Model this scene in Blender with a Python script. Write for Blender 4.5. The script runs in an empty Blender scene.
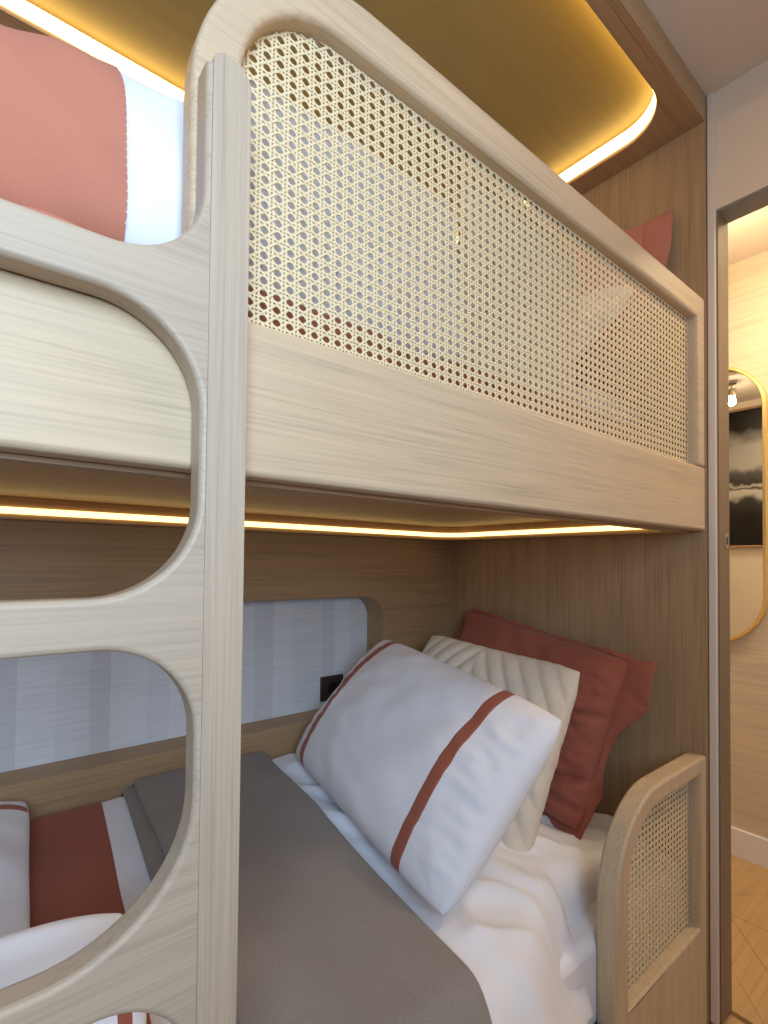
import bpy, bmesh, math, random
from mathutils import Vector, Matrix, noise
random.seed(7)
S = bpy.context.scene
COL = S.collection
H = 1.16                    # camera height above the floor; all z below are relative to it

# ------------------------------------------------------------------ camera
cam_d = bpy.data.cameras.new('camera'); cam = bpy.data.objects.new('camera', cam_d); COL.objects.link(cam)
yaw, pitch, roll = (math.radians(a) for a in (38.7166, 1.2795, 0.5888))
fwd = Vector((math.sin(yaw)*math.cos(pitch), math.cos(yaw)*math.cos(pitch), math.sin(pitch)))
rgt = Vector((math.cos(yaw), -math.sin(yaw), 0)); upv = rgt.cross(fwd)
r2 = rgt*math.cos(roll) + upv*math.sin(roll); u2 = -rgt*math.sin(roll) + upv*math.cos(roll)
M = Matrix((r2, u2, -fwd)).transposed().to_4x4(); M.translation = (0, 0, H)
cam.matrix_world = M
cam_d.sensor_fit = 'HORIZONTAL'; cam_d.sensor_width = 36; cam_d.lens = 36*506.4/768
cam_d.shift_y = 38.5/768; cam_d.clip_start = .02
S.camera = cam

# ------------------------------------------------------------------ world, window light, exposure
w = bpy.data.worlds.new('world'); S.world = w; w.use_nodes = True
w.node_tree.nodes['Background'].inputs[0].default_value = (.55, .75, 1, 1)
w.node_tree.nodes['Background'].inputs[1].default_value = .6
def area(name, loc, target, sx, sy, power, col, spread=180):
    l = bpy.data.lights.new(name, 'AREA'); l.shape = 'RECTANGLE'; l.size = sx; l.size_y = sy
    l.energy = power; l.color = col; l.spread = math.radians(spread)
    o = bpy.data.objects.new(name, l); COL.objects.link(o); o.location = (loc[0], loc[1], loc[2]+H)
    d = Vector(target) - Vector(loc); o.rotation_euler = d.to_track_quat('-Z', 'Y').to_euler()
    return o
area('window_daylight', (-.32, -.76, .48), (-.32, 1, .48), .9, .95, 24, (.58, .78, 1.0), 145)
area('warm_fill_light', (.95, -.25, 1.22), (.95, -.25, 0), .25, .25, 3.4, (1, .66, .36))  # added warm fill for the right side, no lamp fitting in view
area('hall_ceiling_light', (2.0, -.1, 1.22), (2.0, -.1, 0), .3, .3, 11, (1, .79, .50))
hl = bpy.data.lights.new('hall_lamp_light', 'POINT'); hl.energy = 10; hl.color = (1, .80, .50); hl.shadow_soft_size = .09
ho = bpy.data.objects.new('hall_lamp_light', hl); COL.objects.link(ho); ho.location = (1.9, .655, 1.0+H)
S.view_settings.view_transform = 'Standard'; S.view_settings.look = 'None'
S.view_settings.exposure = 0.12; S.view_settings.gamma = 1; S.view_settings.use_curve_mapping = False

# ------------------------------------------------------------------ materials
def mat(name, col, rough=.6, spec=.3):
    m = bpy.data.materials.new(name); m.use_nodes = True
    b = m.node_tree.nodes['Principled BSDF']
    b.inputs['Base Color'].default_value = (*col, 1); b.inputs['Roughness'].default_value = rough
    b.inputs['Specular IOR Level'].default_value = spec
    return m
def N(m, t, **kw):
    n = m.node_tree.nodes.new(t)
    for k, v in kw.items(): setattr(n, k, v)
    return n
def L(m, a, b): m.node_tree.links.new(a, b)
def coords(m, scale=(1,1,1), rot=(0,0,0)):
    tc = N(m, 'ShaderNodeTexCoord'); mp = N(m, 'ShaderNodeMapping')
    mp.inputs['Scale'].default_value = scale; mp.inputs['Rotation'].default_value = rot
    L(m, tc.outputs['Object'], mp.inputs['Vector']); return mp.outputs['Vector']
def ramp(m, fac, stops, interp='LINEAR'):
    r = N(m, 'ShaderNodeValToRGB'); r.color_ramp.interpolation = interp
    e = r.color_ramp.elements
    while len(e) < len(stops): e.new(.5)
    for el, (p, c) in zip(e, stops): el.position = p; el.color = (*c, 1)
    L(m, fac, r.inputs['Fac']); return r.outputs['Color']
def bump(m, h, strength, dist):
    b = N(m, 'ShaderNodeBump'); b.inputs['Strength'].default_value = strength; b.inputs['Distance'].default_value = dist
    L(m, h, b.inputs['Height']); L(m, b.outputs['Normal'], m.node_tree.nodes['Principled BSDF'].inputs['Normal'])
def wood(name, axis, col, contrast=.16, rough=.45, spec=.35, fine=120):
    """oak veneer, grain along axis"""
    m = mat(name, col, rough, spec)
    i = 'xyz'.index(axis)
    s1 = [fine*2.2]*3; s1[i] = 5
    s2 = [46]*3; s2[i] = 1.1
    n1 = N(m, 'ShaderNodeTexNoise'); n1.inputs['Scale'].default_value = 1; n1.inputs['Detail'].default_value = 4; L(m, coords(m, s1), n1.inputs['Vector'])
    n2 = N(m, 'ShaderNodeTexNoise'); n2.inputs['Scale'].default_value = 1; n2.inputs['Detail'].default_value = 5
    n2.inputs['Distortion'].default_value = .2; L(m, coords(m, s2), n2.inputs['Vector'])
    mx = N(m, 'ShaderNodeMath', operation='MULTIPLY_ADD'); L(m, n1.outputs['Fac'], mx.inputs[0]); mx.inputs[1].default_value = .62
    m2 = N(m, 'ShaderNodeMath', operation='MULTIPLY'); L(m, n2.outputs['Fac'], m2.inputs[0]); m2.inputs[1].default_value = .38
    L(m, m2.outputs[0], mx.inputs[2])
    d = tuple(c*(1-contrast*1.6) for c in col); l = tuple(min(1, c*(1+contrast*.8)) for c in col)
    c = ramp(m, mx.outputs[0], [(.30, d), (.5, col), (.68, l)])
    L(m, c, m.node_tree.nodes['Principled BSDF'].inputs['Base Color'])
    bump(m, n1.outputs['Fac'], .25, .0006)
    return m
def fabric(name, col, scale=900, rough=.9, var=.10, strength=.2, big=6):
    m = mat(name, col, rough, .15)
    n1 = N(m, 'ShaderNodeTexNoise'); n1.inputs['Scale'].default_value = scale; n1.inputs['Detail'].default_value = 2; L(m, coords(m), n1.inputs['Vector'])
    n2 = N(m, 'ShaderNodeTexNoise'); n2.inputs['Scale'].default_value = big; L(m, coords(m), n2.inputs['Vector'])
    a = N(m, 'ShaderNodeMath', operation='MULTIPLY_ADD'); L(m, n1.outputs['Fac'], a.inputs[0]); a.inputs[1].default_value = .7
    b = N(m, 'ShaderNodeMath', operation='MULTIPLY'); L(m, n2.outputs['Fac'], b.inputs[0]); b.inputs[1].default_value = .3
    L(m, b.outputs[0], a.inputs[2])
    c = ramp(m, a.outputs[0], [(.25, tuple(x*(1-var) for x in col)), (.75, tuple(min(1, x*(1+var)) for x in col))])
    bs = m.node_tree.nodes['Principled BSDF']
    L(m, c, bs.inputs['Base Color']); bs.inputs['Sheen Weight'].default_value = .15
    bump(m, n1.outputs['Fac'], strength, .0006)
    return m
def emit(name, col, strength):
    m = bpy.data.materials.new(name); m.use_nodes = True; nt = m.node_tree; nt.nodes.clear()
    e = nt.nodes.new('ShaderNodeEmission'); e.inputs[0].default_value = (*col, 1); e.inputs[1].default_value = strength
    o = nt.nodes.new('ShaderNodeOutputMaterial'); nt.links.new(e.outputs[0], o.inputs[0]); return m

OAK = (.44, .28, .15)  # same veneer as the fronts; dim warm interior light put into this brown
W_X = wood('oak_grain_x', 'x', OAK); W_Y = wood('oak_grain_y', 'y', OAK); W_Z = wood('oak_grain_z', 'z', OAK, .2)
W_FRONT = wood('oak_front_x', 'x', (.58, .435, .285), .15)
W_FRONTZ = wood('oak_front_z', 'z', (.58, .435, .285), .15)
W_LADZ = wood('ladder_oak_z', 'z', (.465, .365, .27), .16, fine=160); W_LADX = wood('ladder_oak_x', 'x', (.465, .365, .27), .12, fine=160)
W_HALL = wood('hall_panel_oak', 'y', (.68, .57, .43), .12, fine=60)
W_JAMB = wood('jamb_oak', 'z', (.22, .15, .095))
W_FLOOR = wood('floor_oak', 'x', (.56, .36, .17), .14, .35)
M_CANE = mat('cane', (.94, .77, .49), .45, .4)
tr = M_CANE.node_tree.nodes.new('ShaderNodeBsdfTranslucent'); tr.inputs[0].default_value = (.92, .80, .58, 1)   # thin split cane lets light through
ms = M_CANE.node_tree.nodes.new('ShaderNodeMixShader'); ms.inputs[0].default_value = .2
M_CANE.node_tree.links.new(M_CANE.node_tree.nodes['Principled BSDF'].outputs[0], ms.inputs[1]); M_CANE.node_tree.links.new(tr.outputs[0], ms.inputs[2])
M_CANE.node_tree.links.new(ms.outputs[0], M_CANE.node_tree.nodes['Material Output'].inputs[0])
M_RECESS = wood('recess_panel', 'x', (.40, .295, .11), .06, .4)
W_ROOM = wood('room_oak', 'z', (.34, .25, .17))
M_PAINT = fabric('white_paint', (.78, .665, .55), 300, .7, .02, .05)
M_WALLP = fabric('cream_paint', (.80, .66, .52), 300, .7, .02, .05)
M_WHITE = fabric('white_cotton', (.83, .83, .88), 1200, .9, .03, .12)
M_TERRA = fabric('terracotta_cotton', (.34, .105, .066), 1200, .85, .08, .12)
M_TERRAU = fabric('terracotta_upper_lit', (.50, .185, .12), 900, .85, .10, .15)  # terracotta cloth again, the upper bunk's brighter daylight put into the colour
M_CREAM = fabric('cream_boucle', (.75, .65, .53), 420, .95, .16, .8)
M_THROW = fabric('taupe_wool', (.27, .235, .21), 700, .95, .30, .5)
M_GOLD = mat('brushed_gold', (.88, .66, .28), .3); M_GOLD.node_tree.nodes['Principled BSDF'].inputs['Metallic'].default_value = .9
M_MIRROR = mat('mirror_glass', (.95, .95, .95), .01); M_MIRROR.node_tree.nodes['Principled BSDF'].inputs['Metallic'].default_value = 1
M_SOCK = mat('bronze_plastic', (.055, .038, .032), .35); M_SOCKD = mat('socket_black', (.015, .012, .012), .5)
M_WPL = mat('white_plastic', (.85, .85, .85), .3)
M_STEEL = mat('brushed_steel', (.45, .42, .36), .35); M_STEEL.node_tree.nodes['Principled BSDF'].inputs['Metallic'].default_value = 1
M_GREY = mat('grey_door_head', (.27, .25, .23), .5)
M_LED = emit('led_warm', (1, .68, .24), 5.5)
M_LED2 = emit('led_warm_lower', (1, .68, .25), 3.0)
M_TAG = mat('dark_label', (.03, .03, .035), .7)
M_STITCH = mat('white_thread', (.9, .84, .84), .8)

# ------------------------------------------------------------------ builders
def tag(o, label=None, cat=None, group=None, kind=None):
    for k, v in (('label', label), ('category', cat), ('group', group), ('kind', kind)):
        if v: o[k] = v
    return o
def link(name, me, m, parent=None, smooth=False):
    o = bpy.data.objects.new(name, me); COL.objects.link(o)
    if m: me.materials.append(m)
    if smooth:
        for p in me.polygons: p.use_smooth = True
    if parent:
        o.parent = parent
        if parent.type == 'EMPTY': o.matrix_parent_inverse = Matrix.Translation(-parent.location)
    return o
def empty(name, loc, label, cat, group=None):
    o = bpy.data.objects.new(name, None); COL.objects.link(o); o.empty_display_size = .1
    o.location = (loc[0], loc[1], loc[2]+H); return tag(o, label, cat, group)
def from_bm(name, bm, m, parent=None, smooth=False, bevel=0, seg=2):
    bmesh.ops.recalc_face_normals(bm, faces=bm.faces)
    me = bpy.data.meshes.new(name); bm.to_mesh(me); bm.free()
    o = link(name, me, m, parent, smooth)
    if bevel:
        b = o.modifiers.new('bevel', 'BEVEL'); b.width = bevel; b.segments = seg; b.limit_method = 'ANGLE'; b.angle_limit = math.radians(40)
        for p in me.polygons: p.use_smooth = True
        try: me.set_sharp_from_angle(angle=math.radians(35))
        except Exception: pass
    return o
def box_bm(bm, a, b):
    (x0,y0,z0), (x1,y1,z1) = a, b
    v = [bm.verts.new((x, y, z+H)) for x in (x0,x1) for y in (y0,y1) for z in (z0,z1)]
    for f in ((0,1,3,2),(4,6,7,5),(0,4,5,1),(2,3,7,6),(0,2,6,4),(1,5,7,3)): bm.faces.new([v[i] for i in f])
def box(name, a, b, m, parent=None, bevel=0):
    bm = bmesh.new(); box_bm(bm, a, b); return from_bm(name, bm, m, parent, bevel=bevel)
AX = {'xz': lambda a, b, t: (a, t, b+H), 'xy': lambda a, b, t: (a, b, t+H), 'yz': lambda a, b, t: (t, a, b+H)}
def plate(name, loops, plane, t0, t1, m, parent=None, bevel=0, seg=2):
    """outline (first loop) with holes (other loops) extruded from t0 to t1 across the plane"""
    bm = bmesh.new(); f = AX[plane]; edges = []
    for lp in loops:
        vs = [bm.verts.new(f(a, b, t0)) for a, b in lp]
        edges += [bm.edges.new((vs[i], vs[(i+1) % len(vs)])) for i in range(len(vs))]
    if len(loops) == 1: bm.faces.new(vs)
    else: bmesh.ops.triangle_fill(bm, edges=edges, use_beauty=True)
    r = bmesh.ops.extrude_face_region(bm, geom=bm.faces[:])
    d = Vector(f(0, 0, t1)) - Vector(f(0, 0, t0))
    bmesh.ops.translate(bm, vec=d, verts=[v for v in r['geom'] if isinstance(v, bmesh.types.BMVert)])
    return from_bm(name, bm, m, parent, bevel=bevel, seg=seg)
def arc(cx, cy, r, a0, a1, n=14):
    return [(cx+r*math.cos(math.radians(a0+(a1-a0)*i/n)), cy+r*math.sin(math.radians(a0+(a1-a0)*i/n))) for i in range(n+1)]
def rrect(x0, y0, x1, y1, r, n=12):
    """counter-clockwise; r = radius or (bl, br, tr, tl)"""
    if not isinstance(r, (tuple, list)): r = (r,)*4
    bl, br, tr, tl = r; p = []
    p += arc(x0+bl, y0+bl, bl, 180, 270, n) if bl else [(x0, y0)]
    p += arc(x1-br, y0+br, br, 270, 360, n) if br else [(x1, y0)]
    p += arc(x1-tr, y1-tr, tr, 0, 90, n) if tr else [(x1, y1)]
    p += arc(x0+tl, y1-tl, tl, 90, 180, n) if tl else [(x0, y1)]
    return p
def rect(x0, y0, x1, y1): return [(x0,y0),(x1,y0),(x1,y1),(x0,y1)]

# ------------------------------------------------------------------ dimensions
XL, XE, YF, YB = -.62, 1.4834, .5, 1.4          # bunk: left end, right end, front, back
ZB, ZT, ZR = .0885, .2524, .6938               # front board bottom / top, guard top
ZC, CEIL, FL = 1.1666, 1.242, -H

# ================================================================== the setting
def struct(o): o['kind'] = 'structure'; return o
floor = struct(box('floor', (-1.6, -1.2, FL-.05), (2.42, 1.62, FL-.012), W_FLOOR))
struct(box('ceiling', (-1.6, -1.2, CEIL), (2.42, 1.62, CEIL+.05), M_PAINT))
struct(plate('wall_right', [[(-1.1, FL), (-.36, FL), (-.36, .929), (.48, .929), (.48, FL), (1.6, FL), (1.6, CEIL), (-1.1, CEIL)]], 'yz', XE+.002, 1.56, M_WALLP))
struct(box('wall_left', (-1.6, -1.2, FL), (-1.5, 1.62, CEIL), W_ROOM))
struct(plate('wall_front', [rect(-1.5, FL, 1.48, CEIL), rrect(-.79, -.02, .15, .98, .04)], 'xz', -.9, -.74, W_ROOM))
struct(box('wall_back', (-1.5, 1.53, FL), (2.42, 1.62, CEIL), M_PAINT))
struct(box('wall_hall', (2.4, -1.2, FL), (2.5, 1.62, CEIL), W_HALL))
struct(box('baseboard_hall', (2.385, -.9, FL-.012), (2.4, 1.5, -1.052), M_WPL, bevel=.003))
# door reveal in the right wall
jamb = struct(empty('door_1', (1.52, .47, FL), 'oak door lining with grey head', None)); del jamb['label']
box('door_jamb', (XE+.004, .4765, FL), (1.562, .4805, .925), W_JAMB, jamb)
box('door_head', (XE+.004, -.35, .924), (1.562, .4765, .931), M_GREY, jamb)
box('strike_plate', (1.528, .4745, .045), (1.548, .477, .085), M_STEEL, jamb, .001)
box('strike_hole', (1.534, .4738, .055), (1.542, .4748, .075), M_SOCKD, jamb)
struct(box('trim_1', (XE-.006, .481, FL), (XE+.002, .4985, CEIL), M_PAINT, bevel=.002))
# chevron planks of the hall floor
pl_w, pl_l = .092, .42
k = 0
for s in (0, 1):
    for i in range(-3, 12):
        y0 = -.1 + i*pl_w*1.35
        xa, xb = (1.56, 1.98) if s == 0 else (1.98, 2.40)
        dy = .34 if s == 0 else -.34
        ya = y0 if s == 0 else y0+.34
        g = .0004
        q = [(xa+g, ya+g), (xb-g, ya+dy+g), (xb-g, ya+dy+pl_w*1.35-g), (xa+g, ya+pl_w*1.35-g)]
        o = plate('floor_plank', [q], 'xy', FL-.012, FL+random.uniform(-.0006, .0006), W_FLOOR, floor, .0008, 1)
        k += 1

# ================================================================== bunk bed joinery
bunk = empty('bunk_bed', (.45, .95, FL), 'built-in oak bunk bed with woven cane guard rails and warm light strips', 'bunk bed')
# end panel, back panels
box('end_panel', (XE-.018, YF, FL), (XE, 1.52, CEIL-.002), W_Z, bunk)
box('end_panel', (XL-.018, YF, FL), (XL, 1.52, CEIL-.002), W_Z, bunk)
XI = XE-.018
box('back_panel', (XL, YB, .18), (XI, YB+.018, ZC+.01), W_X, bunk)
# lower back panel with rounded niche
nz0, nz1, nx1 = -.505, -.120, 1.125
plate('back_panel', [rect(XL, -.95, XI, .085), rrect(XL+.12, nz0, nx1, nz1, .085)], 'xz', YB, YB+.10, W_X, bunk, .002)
wallp = mat('striped_wallpaper', (.6, .6, .58), .75)
box('wallpaper_panel', (XL, YB+.1005, -.7), (XI, YB+.106, .05), wallp, bunk)
# canopy with rounded light recess
cut = rrect(XL+.08, .545, 1.392, 1.338, .13, 18)
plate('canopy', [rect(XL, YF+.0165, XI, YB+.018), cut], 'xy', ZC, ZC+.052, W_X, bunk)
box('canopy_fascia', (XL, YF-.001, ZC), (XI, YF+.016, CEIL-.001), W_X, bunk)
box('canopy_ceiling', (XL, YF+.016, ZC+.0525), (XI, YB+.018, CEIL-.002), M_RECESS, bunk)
def strip(name, loop, z0, z1, off, m, parent):
    """light strip standing on the inner rim of a rounded recess"""
    cx = sum(p[0] for p in loop)/len(loop); cy = sum(p[1] for p in loop)/len(loop)
    bm = bmesh.new(); n = len(loop); rings = []
    for i, (x, y) in enumerate(loop):
        a = Vector(loop[i-1]); b = Vector(loop[(i+1) % n]); t = (b-a).normalized(); nn = Vector((-t.y, t.x))
        rings.append([bm.verts.new((x+nn.x*o, y+nn.y*o, z+H)) for o, z in ((.0005, z0), (off, z0), (off, z1), (.0005, z1))])
    for i in range(n):
        A, B = rings[i], rings[(i+1) % n]
        for k in range(4): bm.faces.new((A[k], B[k], B[(k+1) % 4], A[(k+1) % 4]))
    return from_bm(name, bm, m, parent)
tag(strip('light_strip', cut, ZC+.010, ZC+.046, .004, M_LED, bunk), 'glowing warm strip under the canopy')
# soffit under the upper bunk
cut2 = rrect(XL+.08, .553, 1.40, 1.345, .09, 18)
ZS = .084
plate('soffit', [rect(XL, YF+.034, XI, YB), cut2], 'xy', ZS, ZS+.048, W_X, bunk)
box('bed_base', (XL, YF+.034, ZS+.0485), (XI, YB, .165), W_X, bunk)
tag(strip('light_strip', cut2, ZS+.011, ZS+.025, .004, M_LED2, bunk), 'glowing warm strip under the upper bunk')
# front board of the upper bunk
box('front_board', (XL, YF, ZB), (XI, YF+.033, ZT), W_FRONT, bunk, .006)
# cane guard
def cane(name, inside, x0, x1, z0, z1, yc, parent, p=.0143, sx=1.16):
    """six-way woven cane clipped to inside(x, z)"""
    bm = bmesh.new(); x1 = x0+(x1-x0)/sx
    def run(pt, n, wd, dirv, wave, ph):
        nrm = Vector((-dirv[1], dirv[0])); prev = None
        for i in range(n+1):
            x, z = pt(i); x = x0+(x-x0)*sx
            if not inside(x, z): prev = None; continue
            y = yc + (wave*math.cos(math.pi*(i+ph)) if wave > 0 else wave)
            t = .0004
            cur = [bm.verts.new((x+nrm.x*a, y+b, z+nrm.y*a+H)) for a, b in ((-wd/2, 0), (-wd*.25, -t), (wd*.25, -t), (wd/2, 0), (0, t))]
            if prev:
                for k in range(5): bm.faces.new((prev[k], cur[k], cur[(k+1) % 5], prev[(k+1) % 5]))
            prev = cur
    st = p/2
    nz = int((z1-z0)/st)+1; nx = int((x1-x0)/st)+1
    for i in range(int((x1-x0)/p)+2):
        for s in (-1, 1):
            x = x0+i*p+s*.0020
            run(lambda k: (x, z0+k*st), nz, .0031, (0, 1), .0003, i)
    for j in range(int((z1-z0)/p)+2):
        for s in (-1, 1):
            z = z0+j*p+s*.0021
            run(lambda k: (x0+k*st, z), nx, .0029, (1, 0), .0003, j+1)
    c = math.sqrt(.5); nd = int((x1-x0+z1-z0)/st)
    for i in range(-int((z1-z0)/p)-1, int((x1-x0)/p)+1):
        xs = x0+(i+.5)*p
        run(lambda k: (xs+k*st/1, z0+k*st/1), nz, .0033, (c, c), .0005, 0)
    for i in range(0, int((x1-x0+z1-z0)/p)+2):
        xs = x0+(i+.5)*p
        run(lambda k: (xs-k*st, z0+k*st), nz, .0033, (-c, c), .0005, 1)
    o = from_bm(name, bm, M_CANE, parent, smooth=True); o['kind'] = 'stuff'; return o
gx0, gR = .154, .22
ix0, iR, iz1, ix1 = .205, .130, .634, 1.415
outer = rrect(gx0, ZT+.0005, XI, ZR, (0, 0, 0, gR), 24)
inner = rrect(ix0, ZT+.012, ix1, iz1, (0, 0, 0, iR), 20)
# top arch and rail with a strip at the bottom: open frame standing on the front board
gl = [(gx0, ZT+.0005), (ix0, ZT+.0005)] + [(ix0, iz1-iR)] + arc(ix0+iR, iz1-iR, iR, 180, 90, 20)[1:] + [(ix1, iz1), (ix1, ZT+.0005), (XI, ZT+.0005), (XI, ZR)] + arc(gx0+gR, ZR-gR, gR, 90, 180, 24)
guard = plate('guard_frame', [gl], 'xz', YF, YF+.034, W_FRONT, bunk, .007, 3)
def in_upper(x, z):
    if x < ix0-.002 or x > ix1+.002 or z < ZT-.002 or z > iz1+.002: return False
    if x < ix0+iR and z > iz1-iR: return (x-ix0-iR)**2+(z-iz1+iR)**2 < (iR+.002)**2
    return True
cane('cane_webbing', in_upper, ix0-.004, ix1+.004, ZT-.004, iz1+.004, YF+.0225, guard)
# lower guard at the head end
lx0, lz1, lR = 1.0, -.487, .20
lix0, liz1, liR, lix1, liz0 = 1.048, -.528, .155, 1.422, -.905
gl2 = [(lx0, -1.16), (XI, -1.16), (XI, lz1)] + arc(lx0+lR, lz1-lR, lR, 90, 180, 20)
guard2 = plate('guard_frame', [gl2, rrect(lix0, liz0, lix1, liz1, (.004, .004, .004, liR), 16)], 'xz', YF, YF+.044, W_FRONTZ, bunk, .006, 3)
def in_lower(x, z):
    if x < lix0-.002 or x > lix1+.002 or z < liz0-.002 or z > liz1+.002: return False
    if x < lix0+liR and z > liz1-liR: return (x-lix0-liR)**2+(z-liz1+liR)**2 < (liR+.002)**2
    return True
cane('cane_webbing', in_lower, lix0-.004, lix1+.004, liz0-.004, liz1+.004, YF+.026, guard2)
box('bed_board', (XL, YF, FL), (lx0-.001, YF+.033, -.92), W_FRONT, bunk, .006)
box('bed_base', (XL, YF+.034, -.98), (XI, YB, -.95), W_X, bunk)

# ================================================================== ladder
lad = empty('ladder', (0, .485, FL), 'pale oak bunk ladder with rounded openings between wide rungs', 'ladder')
ya, yb = .4695, .4995
ex, jx, px = .158, .1638, .2022                # opening edge, joint line, outer edge of the posts
def weighted_bevel(o, width, soft):
    """round the long edges; soft(x) gives how strongly an edge at x is rounded"""
    me = o.data; at = me.attributes.new('bevel_weight_edge', 'FLOAT', 'EDGE')
    for e in me.edges:
        v0, v1 = (me.vertices[i].co for i in e.vertices)
        if abs(v0.y-v1.y) < 1e-5: at.data[e.index].value = soft((v0.x+v1.x)/2, (v0.z+v1.z)/2-H, abs(v0.z-v1.z))
    m_ = o.modifiers.new('bevel', 'BEVEL'); m_.limit_method = 'WEIGHT'; m_.width = width; m_.segments = 4
    for p in me.polygons: p.use_smooth = True
    me.set_sharp_from_angle(angle=math.radians(35))
ZTOP = .487
for s_ in (1, -1):
    a, b = sorted((s_*jx, s_*px))
    if s_ > 0: tops = arc(b-.022, ZTOP-.022, .022, 0, 90, 8) + arc(a+.013, ZTOP-.013, .013, 90, 180, 6)
    else: tops = arc(b-.013, ZTOP-.013, .013, 0, 90, 6) + arc(a+.022, ZTOP-.022, .022, 90, 180, 8)
    o = plate('post', [[(a, FL), (b, FL)] + tops], 'xz', ya, yb, W_LADZ, lad)
    weighted_bevel(o, .006, lambda x, z, dz: .08 if abs(abs(x)-jx) < .001 else 1)
def rung(ztop, zbot, rt, rb, zu, zl):
    """slab between two openings with stems up to zu and down to zl along the posts"""
    j = jx-.0003
    p = arc(-ex+rt, ztop+rt, rt, 180, 270, 16) + arc(ex-rt, ztop+rt, rt, 270, 360, 16)
    p += [(ex, zu), (j, zu)]
    p += [(j, zl), (ex, zl)] + arc(ex-rb, zbot-rb, rb, 0, 90, 16) + arc(-ex+rb, zbot-rb, rb, 90, 180, 16) + [(-ex, zl), (-j, zl), (-j, zu), (-ex, zu)]
    q = []
    for v in p:
        if not q or (Vector(v)-Vector(q[-1])).length > 1e-4: q.append(v)
    o = plate('rung', [q], 'xz', ya+.0003, yb-.0003, W_LADX, lad)
    weighted_bevel(o, .0052, lambda x, z, dz: 0 if abs(x) > jx-.002 or (dz < 1e-6 and abs(x) > ex-.001) else 1)
ZS_ = [(.270, .227, .078, .088), (-.033, -.076, .088, .082), (-.334, -.377, .118, .082), (-.635, -.678, .118, .082), (-.936, -.979, .118, .082)]
for i, (zt, zb, rt, rb) in enumerate(ZS_):
    up = ZTOP-.016 if i == 0 else (lo+.0002)
    lo = .10 if i == 0 else zb-.110
    rung(zt, zb, rt, rb, up, max(lo, FL+.001))

# ================================================================== bedding
def sm(a, b, x):
    t = max(0, min(1, (x-a)/(b-a))); return t*t*(3-2*t)
def nz(x, y, z=0): return noise.noise(Vector((x, y, z)))
def yfr(x): return .45 + .09*(1-sm(.21, .29, x)) + .078*sm(.74, .95, x) + .03*sm(.955, .995, x)
def bed_z(x, y):
    """top of the lower duvet, sloping to the front edge"""
    z = -.574 - .137*(1.38-y)
    z -= .075*sm(.95, 1.42, x)
    z -= .17*sm(yfr(x)+.13, yfr(x), y)**2
    z -= .05*sm(1.36, 1.40, y)
    r = sm(.62, .75, x)*(1-.8*sm(.86, 1.0, x)*sm(.75, .60, y))
    z += .010*nz(x*3.1, y*3.4, 2) + .006*nz(x*7, y*5+x*4, 5)
    z += r*(.016*nz(x*5+y*6, y*2.2-x*2.0, 9) + .011*nz(x*13+y*11, y*4-x*4, 3) + .004*nz(x*26+y*20, y*7-x*9, 6) + .020*((1-abs(nz(x*5.5+y*3.5, y*1.8-x*1.6, 12)))**6 + .6*(1-abs(nz(x*9+y*4, y*3-x*2.6, 15)))**7) - .012)
    l = 1-sm(.2, .3, x)
    z += l*.006*nz(x*12, y*9, 4)
    return z
def field(name, x0, x1, y0, y1, fz, thick, m, parent=None, nx=60, ny=60, skew=lambda y: 0, edge=.012, yv=None, fbot=None):
    """soft sheet over fz with rounded edges and real thickness"""
    bm = bmesh.new(); g = []
    def P(i, j):
        u, v = i/nx, j/ny
        x = x0+(x1-x0)*u; ys = y0+yv(x) if yv else y0
        y = ys+(y1-ys)*v; x += skew(y)
        d = min(u*(x1-x0), (1-u)*(x1-x0), v*(y1-y0), (1-v)*(y1-y0))
        k = 1 if d >= edge else math.sqrt(max(0, 1-(1-d/edge)**2))
        return x, y, k
    top = [[None]*(ny+1) for _ in range(nx+1)]; bot = [[None]*(ny+1) for _ in range(nx+1)]
    for i in range(nx+1):
        for j in range(ny+1):
            x, y, k = P(i, j); b = fz(x, y)
            top[i][j] = bm.verts.new((x, y, b+thick*(.5+.5*k)+H)); bot[i][j] = bm.verts.new((x, y, (b+thick*(.5-.5*k)*.9 if not fbot else fbot(x, y)+(1-k)*.02)+H))
    for i in range(nx):
        for j in range(ny):
            bm.faces.new((top[i][j], top[i+1][j], top[i+1][j+1], top[i][j+1])); bm.faces.new((bot[i][j], bot[i][j+1], bot[i+1][j+1], bot[i+1][j]))
    for i in range(nx):
        for j in (0, ny): bm.faces.new((top[i][j], top[i+1][j], bot[i+1][j], bot[i][j]))
    for j in range(ny):
        for i in (0, nx): bm.faces.new((top[i][j], top[i][j+1], bot[i][j+1], bot[i][j]))
    return from_bm(name, bm, m, parent, smooth=True)
mt = plate('mattress', [rrect(XL+.01, .545, XI-.008, YB-.008, .04, 6)], 'xy', -.948, -.770, M_WHITE, None, .02, 3)
tag(mt, 'white mattress of the lower bunk under the duvet', 'mattress')
duv = field('duvet', XL+.02, XI-.006, 0, YB-.004, lambda x, y: bed_z(x, y)-.045, .045, M_WHITE, None, 230, 110, edge=.03, yv=lambda x: yfr(x)-.002, fbot=lambda x, y: min(-.768, bed_z(x, y)-.045))
tag(duv, 'white duvet with a broad terracotta band on the lower bunk', 'duvet')
field('terracotta_band', .098, .242, .56, 1.392, lambda x, y: bed_z(x, y)+.0005, .002, M_TERRA, duv, 24, 90, lambda y: -.06*(1.38-y), edge=.001)
th = empty('throw_blanket', (.48, .95, -.6), 'taupe grey wool throw folded across the lower bunk', 'throw')
def thz(x, y):
    x = max(x, .29)
    return bed_z(x, y)*.6 + .4*(-.574-.137*(1.38-y)-.17*sm(yfr(x)+.13, yfr(x), y)**2)
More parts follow.
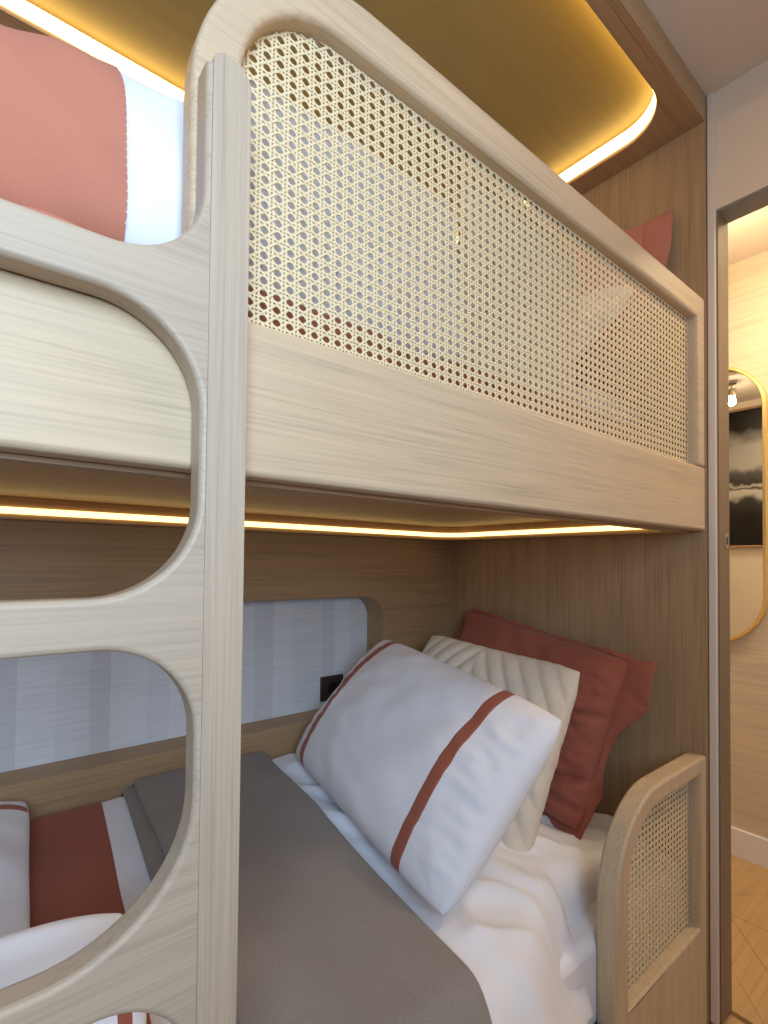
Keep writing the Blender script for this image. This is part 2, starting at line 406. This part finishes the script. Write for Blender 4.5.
field('under_fold', .287, .655, .445, 1.385, lambda x, y: thz(x, y)+.003, .014, M_THROW, th, 50, 90, lambda y: -.045*(1.38-y), edge=.008)
field('top_fold', .312, .662, .437, 1.388, lambda x, y: thz(x, y)+.0175, .014, M_THROW, th, 50, 90, lambda y: -.03*(1.38-y)+.004*nz(0, y*5), edge=.008)

# ------------------------------------------------------------------ pillows
def pillow_surf(a, b, T, seed, wr=.006, pinch=.05, power=.42, rnd=.045, ridge=None):
    def f(u, v, side):
        cu, cv = u, v
        x = a*u*(1-pinch*(1-v*v)*abs(u)**2); y = b*v*(1-pinch*(1-u*u)*abs(v)**2)
        x *= 1-rnd*v**6; y *= 1-rnd*u**6
        k = (max(0, 1-u*u)*max(0, 1-v*v))**power
        e = max(abs(u), abs(v))
        n = wr*(nz(u*2.3+seed, v*2.1, seed)+.6*nz(u*5+seed, v*5, seed+4))
        # creases running in from the seams
        n += wr*.9*nz(u*3 if abs(v) > abs(u) else u*9, v*9 if abs(u) > abs(v) else v*3, seed+8)*sm(.4, .95, e)*(1-sm(.985, 1, e))
        h = T*k + n*min(1, k*1.6)
        if ridge: h += ridge(u, v)*min(1, k*1.5)
        return Vector((x, y, side*max(h, .0012)))
    return f
def pillow(name, f, m, n=130, mm=100):
    bm = bmesh.new(); V = {}
    def P(i): return math.sin(math.pi/2*(2*i-1)) if False else (2*i-1)
    def map1(t): s = 2*t-1; return math.copysign(1-(1-abs(s))**1.35, s)
    for side in (1, -1):
        for i in range(n+1):
            for j in range(mm+1):
                ed = i in (0, n) or j in (0, mm)
                key = (i, j, 0 if ed else side)
                if key not in V:
                    c = f(map1(i/n), map1(j/mm), side)
                    if ed: c.z = 0
                    V[key] = bm.verts.new(c)
        for i in range(n):
            for j in range(mm):
                q = [V[(a, b, 0 if (a in (0, n) or b in (0, mm)) else side)] for a, b in ((i, j), (i+1, j), (i+1, j+1), (i, j+1))]
                try: bm.faces.new(q if side > 0 else q[::-1])
                except ValueError: pass
    return from_bm(name, bm, m, None, smooth=True)
def surf_patch(name, f, u0, u1, v0, v1, m, parent, nu=10, nv=110, lift=.0024, side=1):
    """thin sewn-on strip that follows the pillow face"""
    bm = bmesh.new(); rows = []
    for i in range(nu+1):
        rows.append([])
        for j in range(nv+1):
            c = f(u0+(u1-u0)*i/nu, v0+(v1-v0)*j/nv, side); l = lift if 0 < i < nu else -.0004
            rows[-1].append(bm.verts.new((c.x, c.y, c.z+side*l)))
    for i in range(nu):
        for j in range(nv): bm.faces.new((rows[i][j], rows[i+1][j], rows[i+1][j+1], rows[i][j+1]))
    o = from_bm(name, bm, m, parent, smooth=True); return o
def place(o, centre, xdir, ydir):
    """local x = xdir, local y ~ ydir, local z = face normal"""
    X = Vector(xdir).normalized(); Z = X.cross(Vector(ydir)).normalized(); Y = Z.cross(X)
    Mx = Matrix((X, Y, Z)).transposed().to_4x4(); Mx.translation = (centre[0], centre[1], centre[2]+H); o.matrix_world = Mx
def corners(o, bl, br, tl):
    bl, br, tl = Vector(bl), Vector(br), Vector(tl); c = (br+tl)/2
    place(o, c, br-bl, tl-bl); return (br-bl).length/2, (tl-bl).length/2
def striped(label, centre, xdir, ydir, a, b, T, seed, us=(-.80, .63), sw=.085, rnd=.045, vt=.985):
    f = pillow_surf(a, b, T, seed, .006, .015, rnd=rnd)
    o = pillow('pillow', f, M_WHITE)
    for u in us:
        for sd in (1, -1): surf_patch('terracotta_stripe', f, u, u+sw, -.985, vt, M_TERRA, o, side=sd)
    place(o, centre, xdir, ydir); return tag(o, label, 'pillow')
def chev(u, v):
    t = (v*1.0+abs(u+.12)*1.5)*3.1; fr = t-math.floor(t); return .010*(1-abs(2*fr-1)**2.2) - .002
def cream(label, centre, xdir, ydir, a, b, T, seed, group=None):
    f0 = pillow_surf(a, b, T, seed, .004, .03, .40, ridge=chev)
    def f(u, v, s):
        c = f0(u, v, s); c.z += s*.0016*nz(u*38, v*38, seed)*(1-max(abs(u), abs(v))**6); e = max(abs(u), abs(v))
        k = 1+.006*nz(u*14, v*14, seed+2)*e; return Vector((c.x*k, c.y*k, c.z))
    o = pillow('cushion', f, M_CREAM, 130, 130)
    bm = bmesh.new(); v = [bm.verts.new(c) for c in ((.93*a, -.86*b, .016), (.93*a+.006, -.86*b, .014), (.93*a+.006, -.86*b-.024, .014), (.93*a, -.86*b-.024, .016))]
    fc = bm.faces.new(v); bmesh.ops.solidify(bm, geom=[fc], thickness=.0008)
    from_bm('label_tag', bm, M_TAG, o)
    place(o, centre, xdir, ydir); return tag(o, label, 'cushion', group)
def terra(label, centre, xdir, ydir, a, b, T, seed, m=M_TERRA, group=None):
    """pillow in a case with a loose flange all round"""
    fl = .038
    def crease(u, v):
        g = lambda c, w_: math.exp(-(c/w_)**2)
        return -.020*g(v+.42+.10*math.sin(3*u), .05)*sm(-.3, .4, u) - .022*g(v+.74-.06*math.sin(4*u), .05) - .014*g(v-.05-.25*u, .045)*sm(.1, .7, u) - .012*g(u-.62-.1*v, .05)*sm(.3, -.3, v)
    core = pillow_surf(a-fl, b-fl, T, seed, .013, .04, ridge=crease)
    o = pillow('pillow', core, m, 130, 110)
    bm = bmesh.new(); n = 200; nr = 6; rings = []
    for k in range(n):
        t = k/n*4; s = int(t); q = 2*(t-s)-1
        u, v = [(q, -1), (1, q), (-q, 1), (-1, -q)][s]
        base = core(u, v, 1); base.z = 0
        d = Vector((u if abs(u) > .999 else 0, v if abs(v) > .999 else 0, 0))
        cr = sm(.86, 1, min(abs(u), abs(v)))
        d += Vector((math.copysign(cr, u) if abs(u) < .999 else 0, math.copysign(cr, v) if abs(v) < .999 else 0, 0))
        ring = []; ext = (.4+1.3*sm(0, .7, v) if u > .999 else .4+1.3*sm(.9, 1, u) if v > .999 else .8 if v < -.999 else .5); sag = .035*sm(.2, .9, v)*(u > .95)
        for i in range(nr+1):
            w_ = i/nr; c = base + d*fl*w_*ext; c.y -= sag*w_
            c.z += w_*(.034*nz(u*2.6+seed, v*2.6, 3)+.010*nz(u*7, v*7+seed, 6)) - .016*w_*w_*(1 if m else 0)
            ring.append((bm.verts.new(c+Vector((0, 0, .0012))), bm.verts.new(c-Vector((0, 0, .0012)))))
        rings.append(ring)
    for k in range(n):
        A, B = rings[k], rings[(k+1) % n]
        for i in range(nr):
            bm.faces.new((A[i][0], A[i+1][0], B[i+1][0], B[i][0])); bm.faces.new((A[i][1], B[i][1], B[i+1][1], A[i+1][1]))
        bm.faces.new((A[nr][0], A[nr][1], B[nr][1], B[nr][0]))
    from_bm('flange', bm, m, o, smooth=True)
    place(o, centre, xdir, ydir); return tag(o, label, 'pillow', group)
# lower bunk
terra('terracotta pillow with loose flange leaning on the end wall of the lower bunk', (1.322, .982, -.440), (-.045, -.99, -.145), (.29, -.165, .94), .345, .278, .098, 3.3)
cream('cream cushion with raised chevron ridges on the lower bunk', (1.080, .966, -.496), (.10, -1, -.08), (.46, -.04, .88), .262, .276, .062, 1.7)
striped('white pillow with two terracotta stripes leaning on the cream cushion, lower bunk', (.840, .952, -.442), (-.10, -1, -.115), (.29, 0, .325), .35, .222, .10, 5.1, (-.80, .57))
# foot end of the lower bunk
striped('white pillow with terracotta stripe lying at the left behind the ladder', (-.15, 1.15, -.560), (.06, 1, .16), (-1, .03, .02), .23, .24, .06, 8.4, (.72,))
striped('white striped pillow propped along the front edge of the lower bunk, behind the ladder', (-.195, .645, -.610), (1, .05, -.06), (.03, .22, 1), .372, .215, .055, 2.2, (-.92, .89), .05, .10, .66)
# upper bunk
um = plate('mattress', [rrect(XL+.01, .562, XI-.008, YB-.008, .04, 6)], 'xy', .166, .335, M_TERRAU, None, .02, 3)
tag(um, 'mattress in a terracotta sheet on the upper bunk', 'mattress')
def sec(x):
    """front-to-back section of the upper duvet at x"""
    top = .520 + .026*sm(-.03, .12, x) + .08*sm(.17, .25, x) - .19*sm(.60, .72, x)
    yf = .553 + .10*sm(.60, .68, x)
    return [(.68, .312), (yf+.03, .312), (yf+.006, .338), (yf, .39), (yf+.002, .43), (yf+.016, top-.055), (yf+.045, top-.02), (yf+.085, top), (yf+.16, top+.006), (.85, top-.015), (1.1, top-.02), (1.3, top-.03), (1.36, top-.06), (1.37, .36), (1.34, .332), (.70, .331)]
def spl(pts, n):
    ds = [0]
    for p, q in zip(pts, pts[1:]): ds.append(ds[-1]+math.hypot(q[0]-p[0], q[1]-p[1]))
    def at(t):
        s = t*ds[-1]; i = max(k for k in range(len(pts)-1) if ds[k] <= s+1e-9); r = (s-ds[i])/(ds[i+1]-ds[i])
        P0, P1, P2, P3 = (Vector(pts[max(0, min(len(pts)-1, i+k))]) for k in (-1, 0, 1, 2))
        return .5*((2*P1)+(P2-P0)*r+(2*P0-5*P1+4*P2-P3)*r*r+(3*P1-P0-3*P2+P3)*r**3)
    return [at(i/n) for i in range(n+1)]
def uduvet(name, x0, x1, n0, n1, off, m, parent=None, nx=150, ns=110):
    bm = bmesh.new(); rows = []
    for i in range(nx+1):
        x = x0+(x1-x0)*i/nx; s = spl(sec(x), ns); row = []
        for j in range(n0, n1+1):
            p = s[j]; a = s[max(0, j-1)]; b = s[min(ns, j+1)]; t = (b-a).normalized(); nn = Vector((-t.y, t.x))
            d = (.016*nz(x*6, p.y*7, p.x*6)+.010*nz(x*13+p.y*9, p.y*6, p.x*9)) * (1 if p.y > .31 else .2)
            endk = sm(0, .05, min(x-(XL+.02), XI-.01-x)+.01)
            row.append(bm.verts.new((x, p.x+nn.x*(d+off), (p.y+nn.y*(d+off))*endk+(1-endk)*.40+H)))
        rows.append(row)
    for i in range(nx):
        for j in range(n1-n0): bm.faces.new((rows[i][j], rows[i+1][j], rows[i+1][j+1], rows[i][j+1]))
    for row in (rows[0], rows[-1]):
        if n0 == 0 and n1 == ns: bm.faces.new(row)
    return from_bm(name, bm, m, parent, smooth=True)
ud = uduvet('duvet', XL+.02, 1.44, 0, 110, 0, M_WHITE)
tag(ud, 'puffy white duvet with a terracotta panel on the upper bunk', 'duvet')
band = uduvet('terracotta_panel', XL+.05, .107, 1, 92, .0025, M_TERRAU, ud, 70)
# zigzag stitching along the panel edge
bm = bmesh.new(); s = spl(sec(.107), 440)
for j in range(30, 190, 2):
    p = s[j]; q = s[j+1]
    d = (.016*nz(.107*6, p.y*7, p.x*6)+.010*nz(.107*13+p.y*9, p.y*6, p.x*9)) * (1 if p.y > .31 else .2)
    t = (q-p).normalized(); nn = Vector((-t.y, t.x)); o = d+.0060
    c = p+nn*o
    vs = [bm.verts.new((.1052+dx, c.x+t.x*e, c.y+t.y*e+H)) for dx, e in ((0, -.0005), (.0045, -.0001), (.0045, .0009), (0, .0005))]
    f = bm.faces.new(vs)
bmesh.ops.solidify(bm, geom=bm.faces[:], thickness=.0006)
st = from_bm('stitching', bm, M_STITCH, ud); st['kind'] = 'stuff'
terra('terracotta pillow with its corner showing above the upper guard rail', (1.385, .955, .690), (.03, -1, -.07), (.10, -.02, 1), .355, .325, .07, 6.3, M_TERRAU)
cream('cream cushion behind the woven cane of the upper guard', (.825, .60, .49), (1, .06, -.02), (.0, -.03, 1), .20, .21, .032, 4.7)
striped('white pillow with terracotta stripes behind the cane on the upper bunk', (1.17, .95, .60), (.0, -1, -.06), (.66, .03, .60), .33, .24, .075, 9.1)

# ================================================================== small things on the lower back wall
sk = empty('power_socket', (.972, 1.498, -.44), 'dark bronze power socket on the striped wallpaper', 'socket')
sx, sz = .972, -.440
box('cover_plate', (sx-.046, 1.4915, sz-.042), (sx+.046, 1.5004, sz+.042), M_SOCK, sk, .003)
ring = [(sx+.021*math.cos(a*math.pi/16), sz+.021*math.sin(a*math.pi/16)) for a in range(32)]
ring2 = [(sx+.024*math.cos(a*math.pi/16), sz+.024*math.sin(a*math.pi/16)) for a in range(32)]
plate('socket_rim', [ring2, ring], 'xz', 1.4895, 1.4915, M_SOCK, sk, .0006)
plate('socket_well', [ring], 'xz', 1.4908, 1.4914, M_SOCKD, sk)
for dx in (-.0095, .0095):
    plate('pin_hole', [[(sx+dx+.0025*math.cos(a*math.pi/6), sz+.0025*math.sin(a*math.pi/6)) for a in range(12)]], 'xz', 1.4900, 1.4908, M_SOCKD, sk)
clip = plate('cable_clip', [rrect(.545, nz0+.0005, .603, nz0+.010, (0, 0, .008, .003), 5)], 'xz', 1.402, 1.416, M_WPL, None, .002)
tag(clip, 'small white plastic clip on the niche ledge beside the ladder post', 'clip')
# wallpaper stripes: weave with tone-on-tone bands
m = wallp; b = m.node_tree.nodes['Principled BSDF']
tc = N(m, 'ShaderNodeTexCoord'); sp = N(m, 'ShaderNodeSeparateXYZ'); L(m, tc.outputs['Object'], sp.inputs[0])
mr = N(m, 'ShaderNodeMapRange'); mr.inputs['From Min'].default_value = 0; mr.inputs['From Max'].default_value = 1.2; L(m, sp.outputs['X'], mr.inputs['Value'])
A, B, C_ = (.82, .84, .88), (.72, .74, .78), (.78, .80, .84)
E = [(0, B), (.077, A), (.157, C_), (.230, B), (.280, A), (.367, C_), (.43, A), (.50, B), (.56, A), (.60, C_), (.68, B), (.75, A), (.82, C_), (.93, B), (.98, A), (1.05, C_)]
col = ramp(m, mr.outputs[0], [(p/1.2, c) for p, c in E], 'CONSTANT')
nt_ = N(m, 'ShaderNodeTexNoise'); nt_.inputs['Scale'].default_value = 1; nt_.inputs['Detail'].default_value = 3; L(m, coords(m, (9, 9, 260)), nt_.inputs['Vector'])
mx = N(m, 'ShaderNodeMixRGB', blend_type='MULTIPLY'); mx.inputs[0].default_value = .35; L(m, col, mx.inputs[1])
L(m, ramp(m, nt_.outputs['Fac'], [(.3, (.72, .72, .72)), (.6, (1, 1, 1))]), mx.inputs[2]); L(m, mx.outputs[0], b.inputs['Base Color'])
bump(m, nt_.outputs['Fac'], .4, .001)

# ================================================================== hall beyond the door
struct(box('wall_hall_side', (1.5601, .482, FL), (1.5604, 1.5, CEIL), fabric('hall_paint', (.86, .77, .63), 300, .7, .02, .05)))
mir = empty('wall_mirror', (2.39, .80, .25), 'tall pill-shaped mirror in a thin gold frame on the hall wall', 'mirror')
mo = rrect(.598, -.32, 1.002, .825, .2015, 20); mi = rrect(.612, -.306, .988, .811, .1875, 20)
plate('frame', [mo, mi], 'yz', 2.368, 2.3995, M_GOLD, mir, .003)
plate('glass', [mi], 'yz', 2.386, 2.392, M_MIRROR, mir)
pic = empty('framed_photograph', (1.575, 1.0, .46), 'black and white landscape photograph seen in the hall mirror', 'picture')
py0, py1, pz0, pz1 = .72, 1.42, .108, .835
plate('frame', [rect(py0-.012, pz0-.012, py1+.012, pz1+.012), rect(py0, pz0, py1, pz1)], 'yz', 1.5605, 1.58, W_Y, pic, .002)
PH = mat('landscape_print', (.5, .5, .5), .35)
box('print', (1.5607, py0, pz0), (1.572, py1, pz1), PH, pic)
m = PH; b = m.node_tree.nodes['Principled BSDF']
tc = N(m, 'ShaderNodeTexCoord'); sp = N(m, 'ShaderNodeSeparateXYZ'); L(m, tc.outputs['Object'], sp.inputs[0])
n1 = N(m, 'ShaderNodeTexNoise'); n1.inputs['Scale'].default_value = 14; n1.inputs['Detail'].default_value = 8; L(m, coords(m), n1.inputs['Vector'])
ma = N(m, 'ShaderNodeMath', operation='MULTIPLY_ADD'); L(m, n1.outputs['Fac'], ma.inputs[0]); ma.inputs[1].default_value = .10; L(m, sp.outputs['Z'], ma.inputs[2])
mr = N(m, 'ShaderNodeMapRange'); mr.inputs['From Min'].default_value = pz0+H+.05; mr.inputs['From Max'].default_value = pz1+H+.05; L(m, ma.outputs[0], mr.inputs['Value'])
g_ = lambda v: (v, v*.97, v*.92)
col = ramp(m, mr.outputs[0], [(0, g_(.012)), (.22, g_(.02)), (.32, g_(.05)), (.36, g_(.5)), (.40, g_(.55)), (.42, g_(.05)), (.44, g_(.5)), (.46, g_(.05)), (.53, g_(.10)), (.58, g_(.4)), (.74, g_(.34)), (.82, g_(.12)), (.86, g_(.01)), (1, g_(.006))])
L(m, col, b.inputs['Base Color'])
# soffit of the hall above the picture with a spotlight
struct(box('trim_2', (1.561, .70, .885), (2.05, 1.5, CEIL-.001), M_PAINT))
spt = empty('ceiling_spotlight', (1.95, .85, .884), 'small warm spotlight under the hall soffit, seen in the mirror', 'spotlight')
circ = lambda r, cx, cy, n=20: [(cx+r*math.cos(2*math.pi*i/n), cy+r*math.sin(2*math.pi*i/n)) for i in range(n)]
plate('base', [circ(.022, 1.95, .85)], 'xy', .874, .8845, M_STEEL, spt, .002)
plate('stem', [circ(.005, 1.95, .85)], 'xy', .850, .8745, M_STEEL, spt)
plate('lamp_head', [circ(.020, 1.95, .85)], 'xy', .815, .850, M_STEEL, spt, .003)
plate('bulb', [circ(.016, 1.95, .85)], 'xy', .811, .815, emit('spot_glow', (1, .8, .5), 60), spt)
sl = bpy.data.lights.new('spotlight_glow', 'POINT'); sl.energy = 1.5; sl.color = (1, .80, .52); sl.shadow_soft_size = .02
so = bpy.data.objects.new('spotlight_glow', sl); COL.objects.link(so); so.location = (1.95, .85, .79+H)
